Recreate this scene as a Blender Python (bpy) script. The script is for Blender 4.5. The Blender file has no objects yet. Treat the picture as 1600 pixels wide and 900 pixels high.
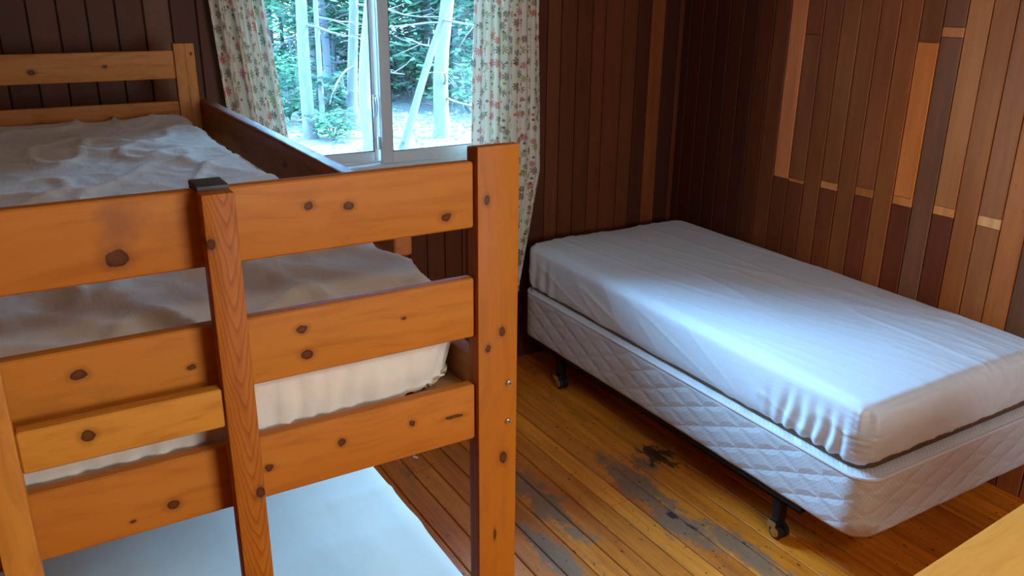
import bpy, bmesh, math, random
from mathutils import Vector, Matrix, noise
random.seed(7)
PI = math.pi
SC = bpy.context.scene
COL = SC.collection

# ------------------------------------------------------------------ helpers
def link(name, me, parent=None, mat=None, loc=(0, 0, 0)):
    o = bpy.data.objects.new(name, me)
    COL.objects.link(o)
    o.location = loc
    if parent is not None:
        o.parent = parent
    if mat is not None and me is not None:
        me.materials.append(mat)
    return o

def thing(name, label, cat, loc=(0, 0, 0), group=None):
    o = link(name, None, loc=loc)
    o['label'] = label
    o['category'] = cat
    if group:
        o['group'] = group
    return o

def struct(o):
    o['kind'] = 'structure'
    return o

class MB:
    """collects shapes in world coordinates, built relative to its parent's base"""
    def __init__(self):
        self.bm = bmesh.new()
    def _merge(self, b2, bevel, seg):
        if bevel > 0:
            bmesh.ops.bevel(b2, geom=list(b2.edges), offset=bevel, segments=seg, profile=0.6, affect='EDGES')
        me = bpy.data.meshes.new('tmp')
        b2.to_mesh(me); b2.free()
        self.bm.from_mesh(me)
        bpy.data.meshes.remove(me)
    def box(self, x0, x1, y0, y1, z0, z1, bevel=0.0, seg=2):
        b = bmesh.new()
        bmesh.ops.create_cube(b, size=1.0)
        for v in b.verts:
            v.co = Vector(((x0 + x1) / 2 + v.co.x * (x1 - x0), (y0 + y1) / 2 + v.co.y * (y1 - y0), (z0 + z1) / 2 + v.co.z * (z1 - z0)))
        self._merge(b, bevel, seg)
        return self
    def cyl(self, a, b_, r0, r1=None, n=16, bevel=0.0):
        a = Vector(a); b_ = Vector(b_)
        r1 = r0 if r1 is None else r1
        d = b_ - a
        b = bmesh.new()
        bmesh.ops.create_cone(b, cap_ends=True, segments=n, radius1=r0, radius2=r1, depth=d.length)
        q = d.to_track_quat('Z', 'Y').to_matrix().to_4x4()
        bmesh.ops.transform(b, matrix=Matrix.Translation((a + b_) / 2) @ q, verts=b.verts)
        self._merge(b, bevel, 2)
        return self
    def sphere(self, c, r, sc=(1, 1, 1), n=12):
        b = bmesh.new()
        bmesh.ops.create_uvsphere(b, u_segments=n * 2, v_segments=n, radius=r)
        for v in b.verts:
            v.co = Vector((c[0] + v.co.x * sc[0], c[1] + v.co.y * sc[1], c[2] + v.co.z * sc[2]))
        self._merge(b, 0, 1)
        return self
    def tube(self, pts, rad, n=8):
        """tapering tube through points; rad is one number or one per point"""
        pts = [Vector(p) for p in pts]
        if not isinstance(rad, (list, tuple)):
            rad = [rad] * len(pts)
        rings = []
        for i, p in enumerate(pts):
            d = (pts[min(i + 1, len(pts) - 1)] - pts[max(i - 1, 0)]).normalized()
            ref = Vector((1, 0, 0)) if abs(d.x) < 0.8 else Vector((0, 1, 0))
            u = d.cross(ref).normalized(); w = d.cross(u).normalized()
            rings.append([self.bm.verts.new(p + (u * math.cos(2 * PI * k / n) + w * math.sin(2 * PI * k / n)) * rad[i]) for k in range(n)])
        for a, b in zip(rings, rings[1:]):
            for k in range(n):
                self.bm.faces.new((a[k], a[(k + 1) % n], b[(k + 1) % n], b[k]))
        self.bm.faces.new(rings[0][::-1]); self.bm.faces.new(rings[-1])
        return self
    def build(self, name, mat, parent=None, base=None, smooth=False, angle=35):
        if base is None:
            base = parent_loc(parent) if parent is not None else Vector((0, 0, 0))
        base = Vector(base)
        for v in self.bm.verts:
            v.co -= base
        bmesh.ops.recalc_face_normals(self.bm, faces=self.bm.faces)
        me = bpy.data.meshes.new(name)
        self.bm.to_mesh(me); self.bm.free()
        o = link(name, me, parent, mat, loc=(base if parent is None else (0, 0, 0)))
        if smooth:
            for p in me.polygons:
                p.use_smooth = True
            try:
                me.set_sharp_from_angle(angle=math.radians(angle))
            except Exception:
                pass
        return o

def parent_loc(o):
    v = Vector(o.location)
    while o.parent is not None:
        o = o.parent
        v += Vector(o.location)
    return v

# ------------------------------------------------------------------ node helpers
class N:
    def __init__(self, name):
        self.m = bpy.data.materials.new(name)
        self.m.use_nodes = True
        self.t = self.m.node_tree
        self.t.nodes.clear()
        self.out = self.t.nodes.new('ShaderNodeOutputMaterial')
    def node(self, typ, **kw):
        n = self.t.nodes.new(typ)
        for k, v in kw.items():
            setattr(n, k, v)
        return n
    def put(self, sock, v):
        if isinstance(v, bpy.types.NodeSocket):
            self.t.links.new(v, sock)
        elif isinstance(v, (tuple, list)) and len(v) == 3 and sock.type == 'RGBA':
            sock.default_value = (*v, 1)
        else:
            sock.default_value = v
    def math(self, op, a, b=0.0, c=0.0, clamp=False):
        n = self.node('ShaderNodeMath', operation=op, use_clamp=clamp)
        self.put(n.inputs[0], a); self.put(n.inputs[1], b)
        if len(n.inputs) > 2: self.put(n.inputs[2], c)
        return n.outputs[0]
    def vmath(self, op, a, b=(0, 0, 0), scale=None):
        n = self.node('ShaderNodeVectorMath', operation=op)
        self.put(n.inputs[0], a); self.put(n.inputs[1], b)
        if scale is not None: self.put(n.inputs['Scale'], scale)
        return n.outputs['Value'] if op in ('DISTANCE', 'LENGTH', 'DOT_PRODUCT') else n.outputs['Vector']
    def coord(self, which='Object'):
        return self.node('ShaderNodeTexCoord').outputs[which]
    def sep(self, v):
        n = self.node('ShaderNodeSeparateXYZ'); self.put(n.inputs[0], v)
        return n.outputs
    def comb(self, x, y, z):
        n = self.node('ShaderNodeCombineXYZ')
        for i, v in enumerate((x, y, z)): self.put(n.inputs[i], v)
        return n.outputs[0]
    def noise(self, vec, scale=5, detail=4, rough=0.55, dist=0.0, out='Fac'):
        n = self.node('ShaderNodeTexNoise')
        self.put(n.inputs['Vector'], vec); self.put(n.inputs['Scale'], scale)
        self.put(n.inputs['Detail'], detail); self.put(n.inputs['Roughness'], rough); self.put(n.inputs['Distortion'], dist)
        return n.outputs[out]
    def ramp(self, fac, stops, interp='LINEAR'):
        n = self.node('ShaderNodeValToRGB')
        n.color_ramp.interpolation = interp
        el = n.color_ramp.elements
        el[0].position, el[1].position = stops[0][0], stops[-1][0]
        el[0].color = (*c3(stops[0][1]), 1); el[1].color = (*c3(stops[-1][1]), 1)
        for p, c in stops[1:-1]:
            e = el.new(p); e.color = (*c3(c), 1)
        self.put(n.inputs[0], fac)
        return n.outputs[0]
    def mix(self, fac, a, b, mode='MIX'):
        n = self.node('ShaderNodeMix', data_type='RGBA', blend_type=mode)
        self.put(n.inputs[0], fac); self.put(n.inputs[6], a); self.put(n.inputs[7], b)
        return n.outputs[2]
    def bsdf(self, **kw):
        n = self.node('ShaderNodeBsdfPrincipled')
        for k, v in kw.items():
            self.put(n.inputs[k.replace('_', ' ')], v)
        return n
    def bump(self, h, strength=0.3, dist=0.01):
        n = self.node('ShaderNodeBump')
        self.put(n.inputs['Height'], h); self.put(n.inputs['Strength'], strength); self.put(n.inputs['Distance'], dist)
        return n.outputs[0]
    def finish(self, shader):
        self.t.links.new(shader.outputs[0] if hasattr(shader, 'outputs') else shader, self.out.inputs[0])
        return self.m

def c3(c):
    return (c, c, c) if isinstance(c, (int, float)) else tuple(c[:3])
def srgb(r, g, b):
    f = lambda v: (v / 255 / 12.92) if v / 255 <= 0.04045 else ((v / 255 + 0.055) / 1.055) ** 2.4
    return (f(r), f(g), f(b))

def simple(name, col, rough=0.5, metal=0.0, spec=0.5, var=0.0, scale=20):
    n = N(name)
    b = n.bsdf(Base_Color=col, Roughness=rough, Metallic=metal)
    n.put(b.inputs['Specular IOR Level'], spec)
    if var:
        f = n.noise(n.coord(), scale, 5)
        c = n.mix(n.math('MULTIPLY', f, 1.0), tuple(x * (1 - var) for x in col), tuple(min(1, x * (1 + var)) for x in col))
        n.put(b.inputs['Base Color'], c)
    return n.finish(b)

def pine(name, axis, knots=(), plane='XZ', base=(0.50, 0.165, 0.020), light=(0.58, 0.215, 0.034), dark=(0.30, 0.080, 0.010), rings=0.0, rough=0.46, seed=0.0, smudge=(), cath=None):
    """varnished pine with grain along one axis and knots at their own places"""
    n = N(name)
    co = n.coord()
    sc = [26.0, 26.0, 26.0]; sc[axis] = 1.6
    v = n.vmath('MULTIPLY', co, tuple(sc))
    v = n.vmath('ADD', v, (seed, seed * 1.7, seed * 0.6))
    warp = n.noise(n.vmath('ADD', co, (seed, 0, 0)), 3.0, 2, out='Color')
    v = n.vmath('ADD', v, n.vmath('SCALE', warp, scale=2.2))
    big = n.noise(v, 0.35, 3)
    fine = n.noise(v, 3.2, 5, 0.6)
    col = n.mix(n.ramp(big, [(0.35, 0), (0.65, 1)]), base, light)
    col = n.mix(n.math('MULTIPLY', n.ramp(fine, [(0.48, 0), (0.72, 1)]), 0.45), col, dark)
    if rings:
        w = n.node('ShaderNodeTexWave', wave_type='BANDS', bands_direction='X')
        s2 = [16.0, 16.0, 16.0]; s2[axis] = 3.4
        vv = n.vmath('ADD', n.vmath('MULTIPLY', co, tuple(s2)), n.vmath('SCALE', warp, scale=1.6))
        n.put(w.inputs['Vector'], vv); w.inputs['Scale'].default_value = 1.1; w.inputs['Distortion'].default_value = 2.5
        col = n.mix(n.math('MULTIPLY', n.ramp(w.outputs['Fac'], [(0.70, 0), (0.95, 1)]), rings), col, dark)
    if cath:
        cx, half, z0, k, sgn, amt = cath        # nested V figures down a flat-sawn board
        sp = n.sep(n.vmath('ADD', co, n.vmath('SCALE', n.vmath('SUBTRACT', n.noise(co, 14, 3, out='Color'), (.5, .5, .5)), scale=.010)))
        xx = n.math('DIVIDE', n.math('SUBTRACT', sp[0], cx), half)
        q = n.math('ADD', n.math('MULTIPLY', sp[2], k), n.math('MULTIPLY', n.math('POWER', n.math('ABSOLUTE', xx), 1.5), sgn))
        q = n.math('ADD', q, n.math('MULTIPLY', n.noise(co, 7, 2), 2.6))
        fr = n.math('FRACT', n.math('ADD', q, 40.0))
        ln_ = n.ramp(fr, [(0.0, 0.0), (0.55, 0.15), (0.86, 0.9), (0.93, 0.9), (1.0, 0.0)])
        col = n.mix(n.math('MULTIPLY', ln_, amt), col, dark)
    h = fine
    if knots:
        mask = {'XZ': (1, 0, 1), 'YZ': (0, 1, 1), 'XY': (1, 1, 0)}[plane]
        pco = n.vmath('MULTIPLY', co, mask)
        jit = n.vmath('SCALE', n.vmath('SUBTRACT', n.noise(co, 90, 2, out='Color'), (0.5, 0.5, 0.5)), scale=0.006)
        pco = n.vmath('ADD', pco, n.vmath('MULTIPLY', jit, mask))
        d = None
        for k in knots:
            kx, kz, r = k[:3]
            asp = k[3] if len(k) > 3 else 1.4
            pos = {'XZ': (kx, 0, kz), 'YZ': (0, kx, kz), 'XY': (kx, kz, 0)}[plane]
            s = [1, 1, 1]; s[axis] = 1 / asp
            dd = n.vmath('LENGTH', n.vmath('MULTIPLY', n.vmath('SUBTRACT', pco, pos), tuple(s)))
            dd = n.math('DIVIDE', dd, r)
            d = dd if d is None else n.math('MINIMUM', d, dd)
        col = n.mix(n.ramp(d, [(0.0, 1), (0.9, 0.85), (1.0, 0.45), (2.6 / 3, 0)] if False else [(0.0, 0.8), (0.30, 0.85), (0.36, 0.25), (0.75, 0.0)]), col, (0.20, 0.05, 0.012)) if False else \
            n.mix(n.ramp(n.math('DIVIDE', d, 3.0), [(0.0, 0.80), (0.22, 0.86), (0.33, 0.97), (0.37, 0.34), (0.75, 0.0)]), col, (0.055, 0.013, 0.005))
    for (sx, sz, rx, rz, f) in smudge:
        dd = n.vmath('LENGTH', n.vmath('MULTIPLY', n.vmath('SUBTRACT', n.vmath('MULTIPLY', co, (1, 0, 1)), (sx, 0, sz)), (1 / rx, 0, 1 / rz)))
        dd = n.math('ADD', dd, n.math('MULTIPLY', n.math('SUBTRACT', n.noise(co, 45, 3), 0.5), 1.6))
        col = n.mix(n.math('MULTIPLY', n.ramp(dd, [(0.3, 1), (1.1, 0)]), f), col, (0.20, 0.07, 0.035))
    col = n.vmath('MULTIPLY', col, (.80, .735, .70))
    b = n.bsdf(Base_Color=col, Roughness=n.math('ADD', n.math('MULTIPLY', fine, 0.18), rough - 0.09), Normal=n.bump(h, 0.12, 0.002))
    n.put(b.inputs['Specular IOR Level'], 0.11)
    return n.finish(b)

def sheet_mat(name, col, var=0.06, bump=0.25, rough=0.85):
    n = N(name)
    co = n.coord()
    f = n.noise(co, 6, 5)
    c = n.mix(f, tuple(x * (1 - var) for x in col), col)
    w = n.noise(n.vmath('MULTIPLY', co, (9, 3.0, 9)), 3, 6, 0.6, 0.6)
    weave = n.noise(co, 900, 1)
    h = n.math('ADD', w, n.math('MULTIPLY', weave, 0.06))
    b = n.bsdf(Base_Color=c, Roughness=rough, Normal=n.bump(h, bump, 0.006))
    n.put(b.inputs['Sheen Weight'], 0.15)
    n.put(b.inputs['Specular IOR Level'], 0.2)
    return n.finish(b)

# ------------------------------------------------------------------ materials
M = {}
M['dark_end'] = simple('grimy_end_grain', (.035, .024, .017), .6, var=.4, scale=60)
M['metal'] = simple('steel', (0.55, 0.53, 0.48), 0.3, 1.0)
M['black_metal'] = simple('dark_painted_steel', (0.012, 0.010, 0.009), 0.5, 0.4)
M['black_rubber'] = simple('black_caster', (0.012, 0.010, 0.010), 0.45)
M['brass'] = simple('brass', (0.62, 0.46, 0.20), 0.35, 0.9)
M['vinyl'] = simple('window_vinyl', (0.52, 0.56, 0.54), 0.45, var=0.04)
M['gasket'] = simple('window_gasket', (0.02, 0.03, 0.035), 0.6)
M['brown_ticking'] = simple('mattress_border_brown', (0.20, 0.10, 0.045), 0.9, var=0.2, scale=40)
M['ceiling'] = simple('ceiling_boards', (0.62, 0.60, 0.56), 0.7, var=0.2)

def board_material(name, rough=0.5, grain_axis=2, gsc=1.0):
    """boards coloured one by one through the mesh attribute 'tone', plus grain"""
    n = N(name)
    a0 = n.node('ShaderNodeAttribute', attribute_name='tone')
    tc = n.vmath('MULTIPLY', a0.outputs['Color'], (2.0, 1.22, .72))
    co = n.coord()
    sc = [38.0, 38.0, 38.0]; sc[grain_axis] = 1.8
    v = n.vmath('MULTIPLY', co, tuple(sc))
    v = n.vmath('ADD', v, n.vmath('SCALE', tc, scale=37.0))
    f = n.noise(v, 1.2 * gsc, 6, 0.62, 0.3)
    blot = n.noise(n.vmath('ADD', n.vmath('MULTIPLY', co, (1, 1, 0.35)), n.vmath('SCALE', tc, scale=9.0)), 7, 4)
    specks = n.noise(n.vmath('MULTIPLY', co, (1, 1, 0.5)), 120, 2)
    c = n.mix(n.ramp(f, [(0.3, 0.55), (0.7, 0)]), tc, n.vmath('SCALE', tc, scale=0.45))
    c = n.mix(n.ramp(blot, [(0.35, 0.45), (0.6, 0)]), c, n.vmath('MULTIPLY', tc, (0.62, 0.48, 0.42)))
    c = n.mix(n.ramp(specks, [(0.68, 0), (0.78, 0.5)]), c, (0.02, 0.01, 0.006))
    b = n.bsdf(Base_Color=c, Roughness=n.math('ADD', n.math('MULTIPLY', f, 0.25), rough - 0.12), Normal=n.bump(f, 0.2, 0.003))
    n.put(b.inputs['Specular IOR Level'], 0.18)
    return n.finish(b)
M['wall'] = board_material('redwood_wall_boards', 0.6)

def boards_mesh(name, pieces, mat, parent=None, g=.0020):
    """pieces: (origin, u axis, v axis, normal, u0, u1, v0, v1, colour, depth) thin bevelled boards joined as one wall"""
    bm = bmesh.new()
    lay = bm.loops.layers.float_color.new('tone')
    for (o, U, V, W, u0, u1, v0, v1, col, dep) in pieces:
        o = Vector(o); U = Vector(U); V = Vector(V); W = Vector(W)
        bv = 0.0028
        def P(u, v, w): return bm.verts.new(o + U * u + V * v + W * w)
        f0, f1 = u0 + g, u1 - g
        e0, e1 = v0 + 0.0004, v1 - 0.0004
        top = [P(f0 + bv, e0 + bv * .3, dep), P(f1 - bv, e0 + bv * .3, dep), P(f1 - bv, e1 - bv * .3, dep), P(f0 + bv, e1 - bv * .3, dep)]
        mid = [P(f0, e0, dep - bv), P(f1, e0, dep - bv), P(f1, e1, dep - bv), P(f0, e1, dep - bv)]
        bot = [P(f0, e0, -0.004), P(f1, e0, -0.004), P(f1, e1, -0.004), P(f0, e1, -0.004)]
        fs = [bm.faces.new(top)]
        for a, b in ((top, mid), (mid, bot)):
            for k in range(4):
                fs.append(bm.faces.new((a[k], b[k], b[(k + 1) % 4], a[(k + 1) % 4])))
        for f in fs:
            for l in f.loops:
                l[lay] = (*col, 1)
    me = bpy.data.meshes.new(name)
    bmesh.ops.recalc_face_normals(bm, faces=bm.faces)
    bm.to_mesh(me); bm.free()
    return link(name, me, parent, mat)

# ------------------------------------------------------------------ the room
XW, YW, XL, YB, ZC = 2.965, 3.30, -0.86, -1.6, 2.42
DK = (0.085, 0.028, 0.012)     # dark redwood
def tone(base, s, hue=0.0):
    return (base[0] * s, base[1] * s * (1 - hue), base[2] * s * (1 - hue * 1.3))
# backing slabs of each wall (with the boards on their faces)
def wall(name, boxes, pieces, mat=M['wall']):
    mb = MB()
    for b in boxes: mb.box(*b)
    o = struct(mb.build(name, simple(name + '_backing', (0.018, 0.010, 0.007), 0.9)))
    if pieces:
        p = boards_mesh('boards', pieces, mat, o)
    return o

# window opening
WX0, WX1, WZ0, WZ1 = 0.80, 1.93, 1.02, 1.95
# right wall: boards run down the wall, coloured as seen
R_edges = [3.30, 3.235, 3.150, 3.062, 2.975, 2.888, 2.800, 2.712, 2.622]
pieces = []
O, U, V, W = (XW, 0, 0), (0, 1, 0), (0, 0, 1), (-1, 0, 0)
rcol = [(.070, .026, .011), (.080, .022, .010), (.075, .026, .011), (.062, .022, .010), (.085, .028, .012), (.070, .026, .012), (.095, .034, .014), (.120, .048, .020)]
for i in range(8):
    pieces.append((O, U, V, W, R_edges[i + 1], R_edges[i], 0, ZC, tone(rcol[i], (.5, .5, .5, .55, .55, .6, .7, .85)[i]), 0.012))  # corner shade put into the tones, deepening towards the window wall
ys = [2.622 - 0.0872 * i for i in range(50)]
brn = (.150, .070, .028)
segs = {
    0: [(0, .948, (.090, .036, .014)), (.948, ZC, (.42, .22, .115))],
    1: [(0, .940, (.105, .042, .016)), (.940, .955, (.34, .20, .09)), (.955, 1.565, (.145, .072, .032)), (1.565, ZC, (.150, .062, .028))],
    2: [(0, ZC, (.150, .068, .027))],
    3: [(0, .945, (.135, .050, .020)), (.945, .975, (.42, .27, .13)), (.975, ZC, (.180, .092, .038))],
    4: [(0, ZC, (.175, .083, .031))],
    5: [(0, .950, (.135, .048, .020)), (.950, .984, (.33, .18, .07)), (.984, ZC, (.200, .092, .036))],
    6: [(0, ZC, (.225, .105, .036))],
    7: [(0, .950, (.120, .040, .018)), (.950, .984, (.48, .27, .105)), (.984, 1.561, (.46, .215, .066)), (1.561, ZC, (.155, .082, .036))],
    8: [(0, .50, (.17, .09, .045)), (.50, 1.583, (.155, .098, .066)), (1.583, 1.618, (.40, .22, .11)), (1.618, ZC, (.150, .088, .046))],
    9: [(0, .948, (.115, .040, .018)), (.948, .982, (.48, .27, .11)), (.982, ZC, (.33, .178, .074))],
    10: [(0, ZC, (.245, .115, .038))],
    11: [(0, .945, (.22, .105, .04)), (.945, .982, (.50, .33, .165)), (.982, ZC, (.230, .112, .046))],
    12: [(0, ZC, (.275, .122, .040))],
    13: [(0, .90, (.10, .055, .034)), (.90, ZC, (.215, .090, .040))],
}
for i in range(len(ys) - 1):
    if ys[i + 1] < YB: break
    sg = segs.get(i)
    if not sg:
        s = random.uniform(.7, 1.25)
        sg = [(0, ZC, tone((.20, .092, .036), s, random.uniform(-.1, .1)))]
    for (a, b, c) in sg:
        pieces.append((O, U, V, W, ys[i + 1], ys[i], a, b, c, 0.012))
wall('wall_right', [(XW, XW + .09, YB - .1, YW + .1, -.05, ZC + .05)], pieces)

# window wall
pieces = []
O, U, V, W = (0, YW, 0), (1, 0, 0), (0, 0, 1), (0, -1, 0)
xs = [0.128 - 0.0888 * i for i in range(11, 0, -1)] + [0.128, .216, .305, .394, .483, .571, .660, .748, .836, .924, 1.012, 1.100, 1.188, 1.276, 1.364, 1.452, 1.540, 1.628, 1.716, 1.804, 1.892, 1.980, 2.069, 2.158, 2.233, 2.320, 2.406, 2.480, 2.585, 2.670, 2.751, 2.838, 2.927, 2.965]
right_tones = {2.158: (.10, .045, .022), 2.233: (.085, .034, .014), 2.320: (.080, .032, .014), 2.406: (.105, .042, .016), 2.480: (.10, .040, .016), 2.585: (.095, .040, .016),
               2.670: (.055, .020, .009), 2.751: (.150, .058, .020), 2.838: (.042, .016, .008), 2.927: (.08, .026, .012)}
for a, b in zip(xs, xs[1:]):
    if a < XL: continue
    if a < 0.7:
        s = random.uniform(.75, 1.25)
        c = (.080 * s, .046 * s, .034 * s)
        if abs(a - .483) < .02: c = (.095, .066, .052)
        if abs(a - .571) < .02: c = (.050, .028, .024)
    else:
        c = tone(right_tones.get(round(a, 3), tone((.085, .034, .015), random.uniform(.7, 1.3))), .78)
    if b > WX0 and a < WX1:
        pieces.append((O, U, V, W, a, b, 0, WZ0 - .0, c, 0.012))
        pieces.append((O, U, V, W, a, b, WZ1, ZC, c, 0.012))
    else:
        pieces.append((O, U, V, W, a, b, 0, ZC, c, 0.012))
wb = [(XL - .1, WX0, YW, YW + .1, -.05, ZC + .05), (WX1, XW + .1, YW, YW + .1, -.05, ZC + .05), (WX0, WX1, YW, YW + .1, -.05, WZ0), (WX0, WX1, YW, YW + .1, WZ1, ZC + .05)]
wall('wall_window', wb, pieces)
S2 = (.55, 1.80, 1.05, 1.95)
for nm, O, U, W, L0, L1, bx in (('wall_left', (XL, 0, 0), (0, 1, 0), (1, 0, 0), YB, YW, (XL - .1, XL, YB - .1, YW + .1, -.05, ZC + .05)),
                                ('wall_back', (0, YB, 0), (1, 0, 0), (0, 1, 0), XL, XW, (XL - .1, XW + .1, YB - .1, YB, -.05, ZC + .05))):
    pieces = []
    u = L0
    while u < L1 - .02:
        pieces.append((O, U, (0, 0, 1), W, u, min(u + .088, L1), 0, ZC, tone((.20, .095, .042), random.uniform(.7, 1.25)), 0.012))
        u += .088
    wall(nm, [bx], pieces)
struct(MB().box(XL - .1, XW + .1, YB - .1, YW + .1, ZC, ZC + .12).build('ceiling', M['ceiling']))

# floor: planks run towards the window wall
def floor_mat():
    n = N('worn_fir_floor')
    a = n.node('ShaderNodeAttribute', attribute_name='tone')
    co = n.coord()
    tc = a.outputs['Color']
    sh = n.vmath('SCALE', tc, scale=31.0)
    v = n.vmath('ADD', n.vmath('MULTIPLY', co, (34, 2.2, 1)), sh)
    f = n.noise(v, 1.2, 6, 0.6, 0.4)
    c = n.mix(n.ramp(f, [(0.35, 0.75), (0.68, 0)]), tc, n.vmath('MULTIPLY', tc, (0.55, 0.42, 0.35)))
    # scuffed blotches where the varnish is gone, thinned by finer flakes
    w1 = n.noise(n.vmath('MULTIPLY', co, (2.4, 1.3, 1)), 2.1, 7, 0.68, 0.5)
    w2 = n.noise(n.vmath('ADD', n.vmath('MULTIPLY', co, (1.0, .45, 1)), sh), 26, 5, 0.7, 0.4)
    sx = n.sep(co)
    def spot(x, y, rx, ry):
        d = n.vmath('LENGTH', n.vmath('MULTIPLY', n.vmath('SUBTRACT', co, (x, y, 0)), (1 / rx, 1 / ry, 0)))
        return n.math('SUBTRACT', 1.0, d, clamp=True)
    wear = None
    for s in ((1.80, 2.12, .09, .34), (1.78, 1.80, .10, .30), (1.86, 1.60, .09, .25), (1.44, 2.10, .10, .40), (1.92, 2.20, .08, .14), (1.30, 1.92, .07, .35)):
        k = spot(*s)
        wear = k if wear is None else n.math('MAXIMUM', wear, k)
    wm = n.math('ADD', n.math('MULTIPLY', wear, 0.34), n.math('MULTIPLY', w1, 0.55))
    wm = n.math('ADD', wm, n.math('MULTIPLY', n.math('SUBTRACT', w2, 0.5), 0.7))
    wf = n.ramp(wm, [(0.37, 0), (0.46, 0.85)])
    grey = n.mix(w2, (.090, .050, .026), (.30, .175, .095))
    c = n.mix(wf, c, grey)
    # dark burn marks and specks
    bk = n.math('MAXIMUM', spot(2.00, 2.20, .13, .19), n.math('MULTIPLY', spot(1.79, 1.87, .035, .05), 1.1))
    bk = n.math('MAXIMUM', bk, n.math('MULTIPLY', spot(1.80, 1.78, .02, .08), 0.9))
    bkf = n.ramp(n.math('ADD', bk, n.math('MULTIPLY', n.math('SUBTRACT', w2, .5), 2.6)), [(0.55, 0), (0.75, 0.92)])
    c = n.mix(bkf, c, (.016, .013, .012))
    sp = n.noise(n.vmath('MULTIPLY', co, (1, .6, 1)), 60, 2)
    c = n.mix(n.ramp(sp, [(0.66, 0), (0.70, 0.85)]), c, (.035, .016, .008))
    r = n.math('ADD', n.math('MULTIPLY', wf, 0.3), n.math('MULTIPLY', w2, 0.25))
    b = n.bsdf(Base_Color=c, Roughness=n.math('ADD', r, 0.27), Normal=n.bump(n.math('ADD', f, n.math('MULTIPLY', wf, -.6)), 0.25, 0.002))
    n.put(b.inputs['Specular IOR Level'], 0.22)
    return n.finish(b)
pieces = []
x = 1.204 - .0858 * 28
cs = [(.74, .205, .014), (.82, .240, .017), (.68, .182, .013), (.86, .262, .019), (.66, .186, .015)]
while x < XW:
    if x + .0858 > XL:
        y = YB - random.uniform(0, 1.5)
        while y < YW:
            L = random.uniform(.9, 2.4)
            a, b = max(y, YB), min(y + L, YW)
            if b > a + .01:
                s = random.uniform(.85, 1.12)
                c = random.choice(cs)
                pieces.append(((0, 0, -.012), (1, 0, 0), (0, 1, 0), (0, 0, 1), max(x, XL), min(x + .0858, XW), a, b, tuple(q * s for q in c), 0.012))
            y += L
    x += .0858
fl = struct(MB().box(XL - .1, XW + .1, YB - .1, YW + .1, -.12, -.012).build('floor', simple('floor_gap', (.02, .010, .006), .9)))
boards_mesh('planks', pieces, floor_mat(), fl, .0019)

# ------------------------------------------------------------------ window
def glass_mat():
    n = N('window_glass')
    tr = n.node('ShaderNodeBsdfTransparent'); tr.inputs[0].default_value = (.90, .97, 1, 1)
    gl = n.node('ShaderNodeBsdfGlossy'); gl.inputs['Roughness'].default_value = 0.02
    lw = n.node('ShaderNodeFresnel'); lw.inputs['IOR'].default_value = 1.45
    mx = n.node('ShaderNodeMixShader')
    n.t.links.new(lw.outputs[0], mx.inputs[0]); n.t.links.new(tr.outputs[0], mx.inputs[1]); n.t.links.new(gl.outputs[0], mx.inputs[2])
    return n.finish(mx)
M['glass'] = glass_mat()
win = struct(link('window_1', None, loc=(1.38, YW, 1.02)))
f = MB()
Y0, Y1 = YW - .004, YW + .075
f.box(WX0 - .03, WX1 + .03, Y0 - .012, Y1, WZ0 - .022, WZ0 + .012, .003)
f.box(WX0 - .03, WX1 + .03, Y0 - .012, Y1, WZ1 - .03, WZ1 + .025, .003)
f.box(WX0 - .03, WX0 + .012, Y0 - .011, Y1, WZ0 + .012, WZ1 - .03, .001)
f.box(WX1 - .012, WX1 + .03, Y0 - .011, Y1, WZ0 + .012, WZ1 - .03, .001)
f.box(WX0, WX1, YW + .030, YW + .036, WZ0 + .012, WZ0 + .022, .001)
f.build('window_frame', M['vinyl'], win, smooth=True)
# inner (right) sash and outer (left) sash
def sash(x0, x1, y0, y1, wl, wr):
    zb, zt = WZ0 + .012, WZ1 - .03
    s = MB()
    s.box(x0 + wl, x1 - wr, y0 + .001, y1 - .001, zb, zb + .048, .001)
    s.box(x0 + wl, x1 - wr, y0 + .001, y1 - .001, zt - .045, zt, .001)
    s.box(x0, x0 + wl, y0, y1, zb, zt, .003)
    s.box(x1 - wr, x1, y0, y1, zb, zt, .003)
    so = s.build('sash', M['vinyl'], win, smooth=True)
    g = MB()
    t = .004
    for b in ((x0 + wl, x1 - wr, zb + .048, zb + .048 + t), (x0 + wl, x1 - wr, zt - .045 - t, zt - .045), (x0 + wl, x0 + wl + t, zb + .048, zt - .045), (x1 - wr - t, x1 - wr, zb + .048, zt - .045)):
        g.box(b[0], b[1], y0 + .006, y0 + .012, b[2], b[3])
    g.build('gasket', M['gasket'], so)
    ym = (y0 + y1) / 2
    MB().box(x0 + wl - .003, x1 - wr + .003, ym - .002, ym + .002, zb + .045, zt - .042).build('pane', M['glass'], so)
    return so
sash(1.352, WX1 - .012, YW + .002, YW + .028, .048, .035)
sash(WX0 + .012, 1.372, YW + .038, YW + .062, .035, .040)
lt = MB()
lt.tube([(1.341, YW + .034, 1.235 + .0), (1.338, YW + .012, 1.245), (1.338, YW + .006, 1.272), (1.338, YW + .012, 1.298), (1.341, YW + .034, 1.305)], .0045, 8)
lt.box(1.332, 1.348, YW + .030, YW + .040, 1.225, 1.315, .002)
lt.build('latch', M['vinyl'], win, smooth=True)
lt = MB(); lt.box(1.340, 1.350, YW + .016, YW + .036, 1.09, 1.145, .003); lt.build('latch', M['vinyl'], win, smooth=True)

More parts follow.
